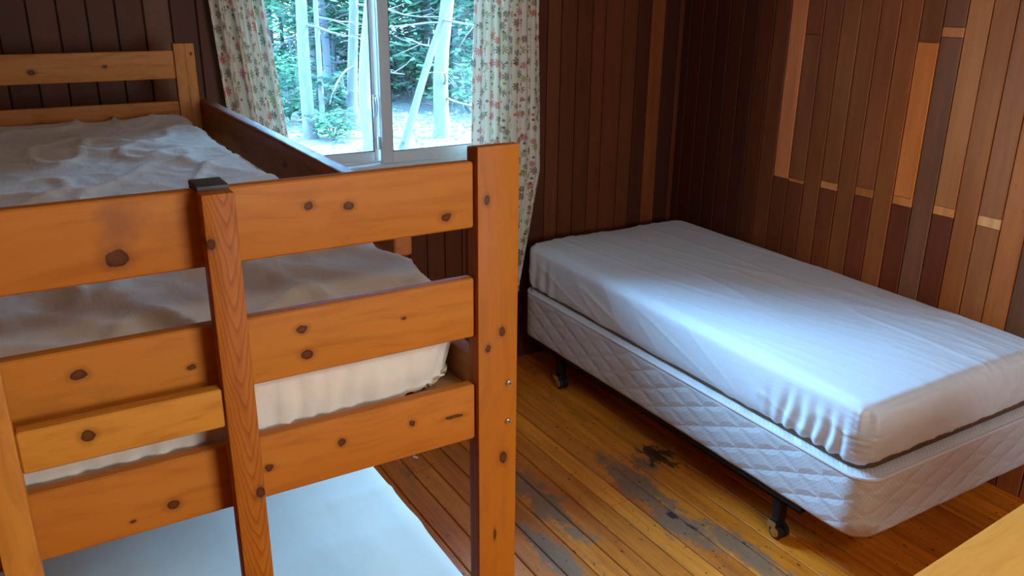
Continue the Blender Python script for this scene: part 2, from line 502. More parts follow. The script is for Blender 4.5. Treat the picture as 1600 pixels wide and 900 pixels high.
# ------------------------------------------------------------------ curtains
def curtain_mat():
    n = N('floral_cotton')
    uv = n.coord('UV')
    base = (.80, .74, .60)
    col = None
    def layer(scale, rmax, petals, seedv, prev, ramp_stops, keep):
        v = n.vmath('ADD', uv, (seedv, seedv * .37, 0))
        vo = n.node('ShaderNodeTexVoronoi', voronoi_dimensions='2D', feature='F1')
        n.put(vo.inputs['Vector'], v); vo.inputs['Scale'].default_value = scale; vo.inputs['Randomness'].default_value = .62
        d = n.vmath('SUBTRACT', n.vmath('SCALE', v, scale=1.0), vo.outputs['Position'])
        s = n.sep(d)
        rnd = n.sep(vo.outputs['Color'])
        ang = n.math('ADD', n.math('ARCTAN2', s[1], s[0]), n.math('MULTIPLY', rnd[0], 3.0))
        r = n.vmath('LENGTH', n.vmath('MULTIPLY', d, (1, 1, 0)))
        if petals:
            pet = n.math('ABSOLUTE', n.math('COSINE', n.math('MULTIPLY', ang, petals / 2)))
            rad = n.math('MULTIPLY', n.math('POWER', pet, 0.8), rmax)
            rad = n.math('MULTIPLY', rad, n.math('ADD', n.math('MULTIPLY', rnd[1], .35), .72))
            m = n.math('GREATER_THAN', rad, r)
            core = n.math('LESS_THAN', r, rmax * .16)
        else:
            m = n.math('LESS_THAN', r, rmax); core = None
        m = n.math('MULTIPLY', m, n.math('LESS_THAN', rnd[2], keep))
        fc = n.ramp(rnd[0], ramp_stops, 'CONSTANT')
        c = n.mix(n.math('MULTIPLY', m, .88), prev, fc)
        if core is not None:
            c = n.mix(n.math('MULTIPLY', n.math('MULTIPLY', core, m), .7), c, (.75, .55, .25))
        return c
    A = [(0, srgb(200, 65, 35)), (.20, srgb(110, 85, 50)), (.46, srgb(150, 150, 50)), (.64, srgb(190, 90, 100)), (.74, srgb(85, 110, 55)), (.88, srgb(115, 75, 55))]
    col = layer(18.5, .0200, 8, 0.0, base, A, 1.0)
    col = layer(31.0, .0062, 0, 5.3, col, A, .55)
    b = n.node('ShaderNodeBsdfDiffuse'); n.put(b.inputs['Color'], col)
    weave = n.noise(uv, 600, 2)
    n.put(b.inputs['Normal'], n.bump(weave, .1, .001))
    t = n.node('ShaderNodeBsdfTranslucent'); n.put(t.inputs['Color'], n.mix(0.5, col, (.80, .85, .80)))
    mx = n.node('ShaderNodeMixShader'); mx.inputs[0].default_value = .22
    n.t.links.new(b.outputs[0], mx.inputs[1]); n.t.links.new(t.outputs[0], mx.inputs[2])
    return n.finish(mx)
M['curtain'] = curtain_mat()

def curtain(label, edge, z0, z1, folds, fabric, seed, amp=.026, y=3.222):
    """edge(z) -> (xl, xr); gathered cloth hanging from the rod"""
    NU, NV = 260, 70
    bm = bmesh.new(); uvl = bm.loops.layers.uv.new('UVMap')
    grid = []
    for j in range(NV + 1):
        z = z0 + (z1 - z0) * j / NV
        xl, xr = edge(z)
        row = []
        for i in range(NU + 1):
            t = i / NU
            ph = 2 * PI * folds * (t + .035 * noise.noise(Vector((t * 3.1, z * .9, seed))))
            a = amp * (.65 + .5 * noise.noise(Vector((t * 6, z * .8, seed + 4))))
            yy = y + a * math.sin(ph) + .006 * noise.noise(Vector((t * 30, z * 2.5, seed + 9)))
            xx = xl + (xr - xl) * (t + .010 * math.sin(ph * 2 + 1.2)) + .004 * noise.noise(Vector((t * 8, z * 2, seed + 2)))
            row.append((bm.verts.new((xx, min(yy, YW - .028), z)), (t * fabric, z)))
        grid.append(row)
    for j in range(NV):
        for i in range(NU):
            q = (grid[j][i], grid[j][i + 1], grid[j + 1][i + 1], grid[j + 1][i])
            f_ = bm.faces.new([a[0] for a in q])
            for l, a in zip(f_.loops, q):
                l[uvl].uv = a[1]
            f_.smooth = True
    xm = sum(edge(z0)) / 2
    root = thing('curtain', label, 'curtain', (xm, y, z0))
    for v in bm.verts: v.co -= Vector(root.location)
    me = bpy.data.meshes.new('fabric'); bm.to_mesh(me); bm.free()
    o = link('fabric', me, root, M['curtain'])
    s = o.modifiers.new('thick', 'SOLIDIFY'); s.thickness = .0018; s.offset = 0
    for k in range(5):
        xl, xr = edge(z1)
        hb = MB()
        hb.tube([(xl + (xr - xl) * (k + .5) / 5 + .016 * math.cos(a), y, z1 + .012 + .016 * math.sin(a)) for a in [2 * PI * q / 12 for q in range(12)]], .0016, 6)
        hb.build('ring', M['brass'], root)
    return root
def lerp(a, b, t): return a + (b - a) * max(0, min(1, t))
def edgeL(z):
    t = (1.69 - z) / .55
    return (lerp(.69, .725, t), .892 + (.052 * max(-.3, min(t, 1.6)) if t < 1.6 else .083))
def edgeR(z):
    xl = lerp(1.728, 1.748, (z - 1.1) / .6)
    xr = lerp(1.985, 2.096, (z - .40) / .55) if z < .95 else lerp(2.096, 2.076, (z - .95) / .7)
    return (xl, xr)
curtain('cream floral curtain at the left side of the window, behind the bunk guard board', edgeL, .60, 2.03, 4.3, .62, 1.5, .030)
curtain('cream floral curtain at the right side of the window, reaching behind the low bed', edgeR, .38, 2.03, 7.2, .62, 7.5, .020)
rod = thing('curtain_rod', 'thin metal curtain rod carrying the two floral curtains over the window', 'curtain rod', (1.38, 3.222, 2.045))
MB().cyl((.60, 3.222, 2.045), (2.16, 3.222, 2.045), .008, n=12).build('rod', M['brass'], rod, smooth=True)
for xx in (.61, 2.15):
    MB().box(xx - .006, xx + .006, 3.222, YW - .006, 2.035, 2.055, .002).build('bracket', M['brass'], rod)

# ------------------------------------------------------------------ bedding
def rbox(x0, x1, y0, y1, z0, z1, Rc, rt, rb_, step, disp=None, name='mesh', mat=None, parent=None, crown=0.0, stepz=None, open_bottom=False, sag=0.0):
    """box with rounded plan corners (Rc) and rounded top / bottom edges, finely divided and displaced"""
    stepz = stepz or step
    nx = max(4, round((x1 - x0) / step)); ny = max(4, round((y1 - y0) / step)); nz = max(3, round((z1 - z0) / stepz))
    bm = bmesh.new(); verts = {}
    cx, cy, cz = (x0 + x1) / 2, (y0 + y1) / 2, (z0 + z1) / 2
    hx, hy, hz = (x1 - x0) / 2, (y1 - y0) / 2, (z1 - z0) / 2
    def conv(x, y, z):
        x -= cx; y -= cy; z -= cz
        sx, sy = (1 if x >= 0 else -1), (1 if y >= 0 else -1)
        ax, ay = abs(x), abs(y)
        dx, dy = ax - (hx - Rc), ay - (hy - Rc)
        if dx > 0 and dy > 0:
            m_ = max(dx, dy); ln = math.hypot(dx, dy)
            nxn, nyn = dx / ln, dy / ln
            D = Rc - m_; bx, by = (hx - Rc), (hy - Rc)
        else:
            if hx - ax < hy - ay:
                nxn, nyn, D = 1.0, 0.0, hx - ax
                bx, by = hx - Rc, ay
            else:
                nxn, nyn, D = 0.0, 1.0, hy - ay
                bx, by = ax, hy - Rc
        r = rt if z > 0 else rb_
        h = hz - abs(z)
        nrm = None
        if D < r and h < r:
            ex, eh = r - D, r - h
            m_ = max(ex, eh); ln = math.hypot(ex, eh)
            ex2, eh2 = ex / ln * m_, eh / ln * m_
            nh, nv = ex / ln, eh / ln
            D, h = r - ex2, r - eh2
        elif D < h: nh, nv = 1, 0
        else: nh, nv = 0, 1
        rr = Rc - D
        px, py = bx + nxn * rr, by + nyn * rr
        sz = 1 if z >= 0 else -1
        p = Vector((cx + sx * px, cy + sy * py, cz + sz * (hz - h)))
        n_ = Vector((sx * nxn * nh, sy * nyn * nh, sz * nv))
        if crown and z > 0:
            p.z += crown * (1 - (px / hx) ** 4) * (1 - (py / hy) ** 6) - crown * .3
        if disp:
            p += n_.normalized() * disp(p, n_) if n_.length > 0 else Vector()
        return p
    def V(i, j, k):
        key = (i, j, k)
        if key not in verts:
            verts[key] = bm.verts.new(conv(x0 + (x1 - x0) * i / nx, y0 + (y1 - y0) * j / ny, z0 + (z1 - z0) * k / nz))
        return verts[key]
    for i in range(nx):
        for j in range(ny):
            bm.faces.new((V(i, j, nz), V(i + 1, j, nz), V(i + 1, j + 1, nz), V(i, j + 1, nz)))
            if not open_bottom:
                bm.faces.new((V(i, j, 0), V(i, j + 1, 0), V(i + 1, j + 1, 0), V(i + 1, j, 0)))
    for i in range(nx):
        for k in range(nz):
            bm.faces.new((V(i, 0, k), V(i + 1, 0, k), V(i + 1, 0, k + 1), V(i, 0, k + 1)))
            bm.faces.new((V(i, ny, k), V(i, ny, k + 1), V(i + 1, ny, k + 1), V(i + 1, ny, k)))
    for j in range(ny):
        for k in range(nz):
            bm.faces.new((V(0, j, k), V(0, j, k + 1), V(0, j + 1, k + 1), V(0, j + 1, k)))
            bm.faces.new((V(nx, j, k), V(nx, j + 1, k), V(nx, j + 1, k + 1), V(nx, j, k + 1)))
    if sag:
        for v in bm.verts: v.co.z -= sag * max(0, min(1, (v.co.z - .19) / .22)) * (y1 - v.co.y) / (y1 - y0)
    base = parent_loc(parent) if parent else Vector()
    for v in bm.verts: v.co -= base
    for f_ in bm.faces: f_.smooth = True
    me = bpy.data.meshes.new(name); bm.to_mesh(me); bm.free()
    return link(name, me, parent, mat)

def nz3(x, y, z): return noise.noise(Vector((x, y, z)))
def ridge(x, y, z, p=3):
    return max(0.0, 1 - abs(nz3(x, y, z)) * 2.2) ** p
def sstep(a, b, t):
    t = max(0, min(1, (t - a) / (b - a))); return t * t * (3 - 2 * t)

# -- the low bed by the right wall
BX0, BX1, BY0, BY1 = 1.975, 2.935, 1.274, 3.185
frame_bed = thing('metal_bed_frame', 'low dark steel bed frame on casters under the quilted box spring', 'bed frame', (2.45, 2.25, 0))
for xx, s in ((BX0 + .010, 1), (BX1 - .010, -1)):
    g = MB()
    g.box(min(xx, xx + s * .004), max(xx, xx + s * .004), BY0 + .22, BY1 - .1, .158, .183)
    g.box(min(xx, xx + s * .034), max(xx, xx + s * .034), BY0 + .22, BY1 - .1, .158, .162)
    g.build('side_rail', M['black_metal'], frame_bed)
for yy in (1.60, 2.90):
    MB().box(BX0 + .015, BX1 - .015, yy - .016, yy + .016, .146, .158, .002).build('cross_rail', M['black_metal'], frame_bed)
for yy in (1.60, 2.90):
    for xx in (2.015, 2.895):
        lg = MB().box(xx - .019, xx + .019, yy - .016, yy + .016, .066, .150, .003)
        lg.cyl((xx, yy, .062), (xx, yy, .074), .012, n=14)
        lo = lg.build('leg', M['black_metal'], frame_bed, smooth=True)
        cs_ = MB()
        cs_.cyl((xx - .021, yy - .010, .027), (xx - .003, yy - .010, .027), .027, n=24, bevel=.003)
        cs_.cyl((xx + .003, yy - .010, .027), (xx + .021, yy - .010, .027), .027, n=24, bevel=.003)
        cs_.box(xx - .024, xx + .024, yy - .014, yy + .024, .040, .060, .006)
        cs_.build('caster', M['black_rubber'], lo, smooth=True)
        cp = MB().cyl((xx - .0255, yy - .010, .027), (xx - .0205, yy - .010, .027), .017, n=20, bevel=.001)
        cp.box(xx - .026, xx - .022, yy - .012, yy + .022, .040, .062, .001)
        cp.build('hub_plate', M['brass'], lo, smooth=True)

def quilt_mat():
    n = N('quilted_damask')
    co = n.coord(); s = n.sep(co)
    u = n.math('SUBTRACT', s[0], s[1]); z = s[2]
    def lattice(p, asp):
        a = n.math('FRACT', n.math('DIVIDE', n.math('ADD', n.math('MULTIPLY', u, asp), z), p))
        b_ = n.math('FRACT', n.math('DIVIDE', n.math('SUBTRACT', n.math('MULTIPLY', u, asp), z), p))
        a = n.math('ABSOLUTE', n.math('SUBTRACT', a, .5)); b_ = n.math('ABSOLUTE', n.math('SUBTRACT', b_, .5))
        return n.math('MAXIMUM', a, b_), n.math('MAXIMUM', n.math('SUBTRACT', .5, a), n.math('SUBTRACT', .5, b_))
    fine, dotd = lattice(.0175, 1.0)
    big, _ = lattice(.078, .45)
    lines = n.ramp(fine, [(.43, 0), (.475, 1)])
    dots = n.math('MULTIPLY', n.math('LESS_THAN', n.math('ABSOLUTE', n.math('SUBTRACT', dotd, .5)), 2.0), 0.0)
    quilt = n.ramp(big, [(.25, 1), (.5, 0)])
    blot = n.noise(co, 5, 3)
    c = n.mix(blot, (.60, .60, .59), (.68, .68, .67))
    c = n.mix(n.math('MULTIPLY', lines, .38), c, (.26, .28, .30))
    # rust-brown stain on the bottom of the foot corner
    d = n.vmath('LENGTH', n.vmath('MULTIPLY', n.vmath('SUBTRACT', co, STAIN), (1, 1, 1.7)))
    d = n.math('ADD', d, n.math('MULTIPLY', n.math('SUBTRACT', n.noise(co, 40, 4), .5), .05))
    c = n.mix(n.ramp(d, [(.040, .8), (.068, .45), (.088, 0)]), c, (.42, .22, .09))
    h = n.math('ADD', n.math('MULTIPLY', quilt, .8), n.math('MULTIPLY', n.math('SUBTRACT', 1.0, lines), .16))
    b = n.bsdf(Base_Color=c, Roughness=.62, Normal=n.bump(h, .62, .006))
    n.put(b.inputs['Specular IOR Level'], .35)
    return n.finish(b)
bs = thing('box_spring', 'cream quilted box spring with diamond stitching on the low bed by the wall', 'box spring', (2.45, 2.25, .183))
STAIN = (BX0 + .03 - 2.45, BY0 + .015 - 2.25, .005)
M['quilt'] = quilt_mat()
rbox(BX0, BX1, BY0, BY1, .184, .409, .075, .022, .012, .03, lambda p, n_: .0025 * nz3(p.x * 9, p.y * 9, p.z * 9), 'quilted_body', M['quilt'], bs, stepz=.012, sag=.016)
M['piping'] = simple('satin_piping', (.66, .66, .66), .4)
def rr_loop(x0, x1, y0, y1, R, z, n=10):
    pts = []
    for (cx, cy, a0) in ((x1 - R, y1 - R, 0), (x0 + R, y1 - R, PI / 2), (x0 + R, y0 + R, PI), (x1 - R, y0 + R, 1.5 * PI)):
        for k in range(n + 1):
            a = a0 + PI / 2 * k / n
            pts.append((cx + R * math.cos(a), cy + R * math.sin(a), z - .016 * (y1 - cy - R * math.sin(a)) / (y1 - y0)))
    return pts + [pts[0]]
MB().tube(rr_loop(BX0 + .004, BX1 - .004, BY0 + .004, BY1 - .004, .072, .401), .0065, 8).build('piping', M['piping'], bs, smooth=True)

mt = thing('mattress', 'thick mattress in a tight white fitted sheet on the quilted box spring', 'mattress', (2.45, 2.25, .41))
MX0, MX1, MY0, MY1 = 1.996, 2.930, 1.312, 3.185
rbox(MX0 + .006, MX1 - .006, MY0 + .006, MY1 - .006, .410, .60, .06, .02, .01, .06, None, 'mattress_body', M['brown_ticking'], mt, sag=.016)
def disp_right(p, n_):
    x, y, z = p
    d = 0.0
    if n_.z > .5:
        # long creases pulled along the bed
        u = x * .96 + y * .10
        w = -x * .10 + y
        d += .0050 * ridge(u * 6, w * .8, 1.3, 9) * sstep(0, .12, x - MX0)
        d += .0042 * ridge(u * 13, w * 1.5, 6.3, 7) * (.5 + nz3(x * 2, y * 2, 8))
        d += .0022 * ridge(u * 20 + w * 3, w * 3.2, 9.1, 4) * sstep(.9, .3, y - MY0) * sstep(.2, .5, x - MX0)
        d += .004 * nz3(x * 3, y * 2, 3)
    else:
        h = (z - .42) / .22
        if n_.x < -.5:
            s = y - MY0
            wdw = sstep(.03, .10, s) * sstep(.42, .24, s)
            d += .0095 * wdw * sstep(.85, .25, h) * math.sin((s + .03 * h) * 2 * PI / .055 + 2.5 * nz3(s * 9, h * 1.5, 2)) * (.6 + .8 * nz3(s * 14, 3.1, 7))
            d += .004 * ridge(y * 5 - z * 9, z * 6, 4, 4)
            wd2 = sstep(.02, .08, MY1 - y) * sstep(.35, .2, MY1 - y)
            d += .0025 * wd2 * sstep(1, .3, h) * math.sin(y * 2 * PI / .08 + h * 2)
        elif n_.y < -.5:
            d += .0045 * ridge(x * 9 + z * 10, z * 5 - x * 2, 8, 4) + .0022 * ridge(x * 26 + z * 22, z * 9 - x * 4, 3, 3)
        # tucks running round the foot corner
        c = math.hypot(x - MX0, y - MY0)
        if c < .16:
            d += .0050 * sstep(.12, .03, c) * sstep(0, .15, h) * math.sin(z * 2 * PI / .019 + 3 * nz3(x * 30, y * 30, z * 20)) * sstep(1.0, .6, h)
        # hem pulled in under the mattress
        d -= (.006 if n_.x < -.5 else .014) * sstep(.16, 0.0, h)
        if c < .12 and n_.x < -.3 and n_.y < -.3:
            a = math.atan2(-(y - MY0 - .06), -(x - MX0 - .06)) - PI / 4
            d -= .009 * math.exp(-(a / .22) ** 2) * sstep(.35, .8, h)
            d += .005 * math.exp(-((abs(a) - .42) / .2) ** 2) * sstep(.3, .7, h)
        # soft outward belly
        d += .006 * math.sin(max(0, min(1, h)) * PI)
    return d
M['white_sheet'] = sheet_mat('white_cotton_sheet', (.68, .70, .71))
rbox(MX0, MX1, MY0, MY1, .4135, .628, .062, .036, .02, .0085, disp_right, 'fitted_sheet', M['white_sheet'], mt, crown=.016, sag=.016)

# -- the bunk bed
KX0, KX1, KY0, KY1 = -.590, .567, .924, 2.954
bunk = thing('bunk_bed', 'honey pine bunk bed with slatted end rails, standing beside the window wall', 'bunk bed', (0, 1.94, 0))
BL = Vector((0, 1.94, 0))
def K(lst):
    return [(k[0] - BL.x, k[1] - BL.z) + tuple(k[2:]) for k in lst]
ZP = 1.545
pine_post = pine('pine_post', 2, K([(.518, 1.476, .0042), (.542, 1.289, .0045), (.520, 1.268, .0038), (.545, 1.091, .0055, 1.6), (.5315, .964, .0022, 4), ]), rings=.08, seed=2.0, cath=(.533, .012, 1, 20, 1.8, .18),
                 base=(.46, .138, .008), light=(.51, .165, .010))
pine_post2 = pine('pine_far_post', 2, [( .555, 1.528, .0035)], seed=9.0, base=(.54, .20, .04), light=(.60, .25, .06))
pine_side = pine('pine_back_layer', 2, seed=4.0, base=(.40, .15, .045), light=(.46, .19, .06))
# near posts: a front board with a slightly narrower board laminated behind it
for (xa, xb) in ((.505, .567), (-.590, -.528)):
    post = MB().box(xa, xb, .924, .9395, 0, ZP, .0022).build('post', pine_post, bunk, smooth=True)
    MB().box(xa + .0015, xb - .001, .9395, .956, 0, ZP - .003, .0022).build('post_backing', pine_side, post, smooth=True)
# far posts
for (xa, xb) in ((.5044, .567), (-.590, -.5274)):
    post = MB().box(xa, xa + .034, 2.922, 2.954, 0, 1.560, .0018).build('post', pine_post2, bunk, smooth=True)
    MB().box(xa + .034, xb, 2.922, 2.954, 0, 1.560, .0018).build('post_backing', pine_post2, post, smooth=True)
# near end rails
rails = [
    (1.4392, 1.5262, [(.080, 1.463, .0085, 1.3), (.287, 1.495, .0040), (.335, 1.489, .0044), (.463, 1.459, .0048), (-.2, 1.49, .006)], 1.0, [(.088, 1.497, .028, .038, .55)], (.46, .135, .013), (.53, .185, .024)),
    (1.2860, 1.3711, [(.026, 1.343, .0052), (.139, 1.326, .0032), (.268, 1.345, .0046), (.272, 1.311, .0050), (.401, 1.334, .0020), (-.3, 1.32, .006)], 5.0, [], (.49, .155, .015), (.57, .205, .026)),
    (1.1305, 1.2153, [(.100, 1.157, .0052), (.308, 1.180, .0048, 1.0), (.407, 1.181, .0044, .9), (.470, 1.174, .0026, 5), (.213, 1.172, .0038), (.055, 1.150, .0022), (-.25, 1.17, .006)], 8.0, [], (.49, .150, .015), (.56, .200, .026)),
]
for (za, zb, kn, sd, sm, cb, cl) in rails:
    m = pine('pine_rail', 0, K(kn), seed=sd, smudge=[(a, b, c, d, e) for (a, b, c, d, e) in sm], base=cb, light=cl)
    MB().box(-.5280, .5035, .9310, .9500, za, zb, .0050, 3).build('end_rail', m, bunk, smooth=True)
for (za, zb, sd) in ((1.452, 1.5391, 3.0), (1.2945, 1.3814, 6.0), (1.13, 1.215, 7.0)):
    m = pine('pine_far_rail', 0, [(.10, za + .035, .007), (.30, za + .045, .004), (-.1, za + .03, .006)], seed=sd, base=(.52, .19, .035), light=(.60, .25, .055))
    MB().box(-.5274, .5034, 2.928, 2.947, za, zb, .004, 3).build('end_rail', m, bunk, smooth=True)
# side rails, guard board, deck
m = pine('pine_side_rail', 1, seed=11.0, base=(.56, .27, .09), light=(.64, .34, .13))
for (xa, xb) in ((.512, .536), (-.558, -.534)):
    MB().box(xa, xb, .957, 2.921, 1.130, 1.243, .003).build('side_rail', m, bunk, smooth=True)
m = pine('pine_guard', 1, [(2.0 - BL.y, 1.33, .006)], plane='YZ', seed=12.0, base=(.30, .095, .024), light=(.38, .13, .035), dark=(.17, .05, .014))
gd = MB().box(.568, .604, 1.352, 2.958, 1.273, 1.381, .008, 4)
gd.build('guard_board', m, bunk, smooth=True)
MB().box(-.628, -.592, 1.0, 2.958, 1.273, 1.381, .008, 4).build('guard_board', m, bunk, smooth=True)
m = pine('plywood_deck', 1, seed=14.0, base=(.60, .32, .12), light=(.68, .40, .17))
MB().box(-.533, .511, .957, 2.921, 1.170, 1.196, .001).build('deck', m, bunk)
bt = MB()
for (bx, bz) in ((.553, 1.209), (.552, 1.149)):
    b1 = MB()
    b1.cyl((bx, .9245, bz), (bx, .9205, bz), .0050, .0040, n=24, bevel=.0008)
    b1.cyl((bx, .9212, bz), (bx, .9190, bz), .0034, .0030, n=20)
    bo = b1.build('bolt', M['metal'], bunk, smooth=True)
    MB().cyl((bx, .9192, bz), (bx, .9186, bz), .0017, n=6).build('hex_socket', M['gasket'], bo)
bt.bm.free()

# -- ladder hooked over the top rail
lad = thing('bunk_ladder', 'pine ladder hooked over the near end rail of the bunk bed', 'ladder', (.06, .90, 0))
LL = Vector((.06, .90, 0))
ls = pine('pine_stile', 2, [(.1675 - .06, 1.476, .0046, 1.1), (.192 - .06, 1.166, .0056, 1.1)], rings=.12, seed=21.0, base=(.44, .125, .008), light=(.49, .150, .011), dark=(.20, .042, .005), cath=(.185 - .06, .012, 1.3, 34, -1.8, .60))
ls2 = pine('pine_stile_left', 2, seed=25.0, base=(.56, .205, .022), light=(.62, .25, .035))
for (xa, xb, mm) in ((.1631, .1977, ls), (-.0751, -.0405, ls2)):
    s = MB()
    s.box(xa, xb, .8911, .9165, 0, 1.529, .0030)
    st = s.build('stile', mm, lad, smooth=True)
    h = MB()
    h.box(xa + .0005, xb - .0005, .912, .9500, 1.5275, 1.5335, .0012)
    h.box(xa + .0005, xb - .0005, .9505, .9560, 1.490, 1.5335, .0012)
    h.build('hook', M['dark_end'], st, smooth=True)
lr = pine('pine_rung', 0, [(.024 - .06, 1.287, .0058, 1.1)], seed=27.0, base=(.58, .220, .022), light=(.64, .27, .035))
for i, zc in enumerate((1.2830, .995, .705, .415, .125)):
    MB().box(-.0405, .1631, .8960, .9150, zc - .0242, zc + .0238, .0045, 3).build('rung', lr, lad, smooth=True)

# -- bunk mattresses
um = thing('mattress', 'thin mattress in a rumpled beige fitted sheet on the upper bunk', 'mattress', (0, 1.94, 1.197))
UX0, UX1, UY0, UY1 = -.515, .510, .954, 2.915
def disp_up(p, n_):
    x, y, z = p
    d = 0.0
    if n_.z > .5:
        d += .010 * ridge(x * 3.2 + y * 1.4, y * 1.6 - x, 2.2, 4) * sstep(0, .2, UX1 - x + .05)
        d += .010 * ridge(x * 7 - y * 2.2, y * 3 + x, 5.2, 5)
        d += .0035 * ridge(x * 15, y * 13, 7.7, 2)
        d += .0060 * nz3(x * 4, y * 3, 9)
        d += .006 * ridge((x - .3) * 9 + y * 3.5, y * 1.2, 3.3, 4) * sstep(1.7, 1.2, y)
        d -= .006
    else:
        h = (z - 1.205) / .125
        s = y if abs(n_.x) > .5 else x
        d += .0050 * sstep(1.1, 0, h) * math.sin(s * 2 * PI / .030 + 3.2 * nz3(s * 11, h * 1.2, 3)) * (.7 + .7 * nz3(s * 17, 1, 3))
        d += .0045 * ridge(s * 13 + h, h * 1.5, 5, 2)
        d -= .006 * sstep(.30, 0.0, h)
        c = math.hypot(x - UX1, y - UY0)
        d -= .020 * sstep(.14, 0, c) * sstep(.8, 0, h)
    return d
M['beige_sheet'] = sheet_mat('beige_cotton_sheet', (.64, .53, .40), bump=.35)
rbox(UX0, UX1, UY0, UY1, 1.1965, 1.343, .070, .034, .010, .0105, disp_up, 'fitted_sheet', M['beige_sheet'], um, crown=.008)
rbox(UX0 + .06, UX1 - .06, UY0 + .06, UY1 - .06, 1.1975, 1.28, .06, .02, .01, .08, None, 'mattress_body', M['brown_ticking'], um)

lm = thing('mattress', 'thin mattress in a smooth white sheet on the lowest bunk level near the floor', 'mattress', (.24, 1.94, .37))
def disp_low(p, n_):
    x, y, z = p
    if n_.z > .5:
        return .004 * nz3(x * 3, y * 2, 5) + .0035 * ridge(x * 2.5 + y * .7, y * 5, 2, 6) + .003 * ridge(x * 9 + y, y * 1.0, 7, 6)
    return .0012 * nz3(x * 6, y * 3, z * 9)
M['pale_sheet'] = sheet_mat('pale_cotton_sheet', (.56, .54, .45), bump=.15)
rbox(-.235, .729, 1.00, 2.905, .372, .500, .05, .030, .02, .020, disp_low, 'fitted_sheet', M['pale_sheet'], lm)
tr = thing('trundle_frame', 'low pine trundle base carrying the white mattress beneath the bunk', 'trundle bed', (.24, 1.94, 0))
m = pine('pine_trundle', 1, seed=31.0)
for (xa, xb) in ((-.230, -.206), (.700, .724)):
    MB().box(xa, xb, 1.01, 2.895, .20, .335, .003).build('side_rail', m, tr, smooth=True)
m = pine('pine_trundle_end', 0, seed=32.0)
for (ya, yb) in ((1.01, 1.034), (2.871, 2.895)):
    MB().box(-.206, .700, ya, yb, .20, .335, .003).build('end_rail', m, tr, smooth=True)
MB().box(-.23, .724, 1.01, 2.895, .335, .371, .002).build('deck', m, tr)
for xa in (-.20, .65):
    for ya in (1.04, 2.82):
        MB().box(xa, xa + .045, ya, ya + .045, 0, .335, .003).build('leg', m, tr, smooth=True)

# ------------------------------------------------------------------ table in the near corner
tb = thing('table', 'light oak table whose corner shows near the foot of the low bed', 'table', (1.65, .433, 0))
tb.rotation_euler = (0, 0, math.radians(3.9))
oak = pine('light_oak', 0, seed=41.0, base=(.92, .36, .055), light=(.98, .43, .08), dark=(.70, .25, .03), rough=.42)
def tpart(nm, x0, x1, y0, y1, z0, z1, bev=.004):
    mb = MB(); mb.box(x0, x1, y0, y1, z0, z1, bev)
    return mb.build(nm, oak, tb, base=(0, 0, 0), smooth=True)
tpart('tabletop', -.50, .55, -.36, .294, .724, .750, .006)
for sx in (-.46, .46):
    for sy in (-.32, .21):
        tpart('leg', sx - .022, sx + .022, sy, sy + .044, 0, .724)
tpart('apron', -.438, .438, .22, .24, .63, .724)
tpart('apron', -.438, .438, -.31, -.29, .63, .724)

# added fill light behind the camera: an invented window with a glowing shade
w2 = struct(link('fill_window', None, loc=(1.175, YB, 1.05)))
def frame4(x0, x1, z0, z1, y0, y1, t):
    q = MB()
    q.box(x0 - t, x1 + t, y0, y1, z1, z1 + t, .002); q.box(x0 - t, x1 + t, y0, y1, z0 - t, z0, .002)
    q.box(x0 - t, x0, y0, y1, z0, z1, .002); q.box(x1, x1 + t, y0, y1, z0, z1, .002)
    return q
frame4(S2[0], S2[1], S2[2], S2[3], YB + .010, YB + .045, .05).build('window_frame', M['vinyl'], w2, smooth=True)
n_ = N('fill_panel_glow'); e_ = n_.node('ShaderNodeEmission'); e_.inputs[0].default_value = (.90, .95, 1, 1); e_.inputs[1].default_value = 1.2
MB().box(S2[0], S2[1], YB + .012, YB + .016, S2[2], S2[3]).build('fill_panel', n_.finish(e_), w2)
scrap = MB().cyl((1.166, 2.668, .0065), (1.176, 2.652, .0065), .0055, .0045, n=14, bevel=.001).build('plastic_cap', simple('white_plastic', (.7, .7, .72), .4), None, base=(1.17, 2.66, .001), smooth=True)
scrap['label'] = 'tiny white plastic cap lying on the floorboards near the lowest bunk mattress'; scrap['category'] = 'cap'
# ceiling lamp of the room
lp = thing('ceiling_lamp', 'round white ceiling lamp lighting the room', 'lamp', (.75, -.6, ZC))
MB().cyl((.75, -.6, ZC - .03), (.75, -.6, ZC), .14, n=40, bevel=.004).build('base_plate', simple('lamp_enamel', (.8, .8, .78), .3), lp, smooth=True)

# ------------------------------------------------------------------ the wood outside
def ground_mat():
    n = N('forest_ground')
    co = n.coord()
    a = n.noise(co, .9, 6, .6)
    b_ = n.noise(co, 6, 6, .7)
    c = n.mix(n.ramp(a, [(.42, 0), (.58, 1)]), (.011, .011, .011), (.007, .015, .010))
    c = n.mix(n.ramp(b_, [(.35, .8), (.65, 0)]), c, (.004, .005, .005))
    c = n.mix(n.ramp(b_, [(.60, 0), (.70, .7)]), c, (.035, .035, .033))
    b = n.bsdf(Base_Color=c, Roughness=.9, Normal=n.bump(b_, .6, .05))
    return n.finish(b)
def bark_mat(name, c0, c1):
    n = N(name)
    co = n.coord()
    f_ = n.noise(n.vmath('MULTIPLY', co, (1, 1, .22)), 22, 6, .65)
    g_ = n.noise(co, 2.0, 3)
    c = n.mix(n.ramp(f_, [(.35, 0), (.65, 1)]), c0, c1)
    c = n.mix(n.math('MULTIPLY', g_, .5), c, tuple(x * .6 for x in c1))
    b = n.bsdf(Base_Color=c, Roughness=.9, Normal=n.bump(f_, .6, .02))
    return n.finish(b)
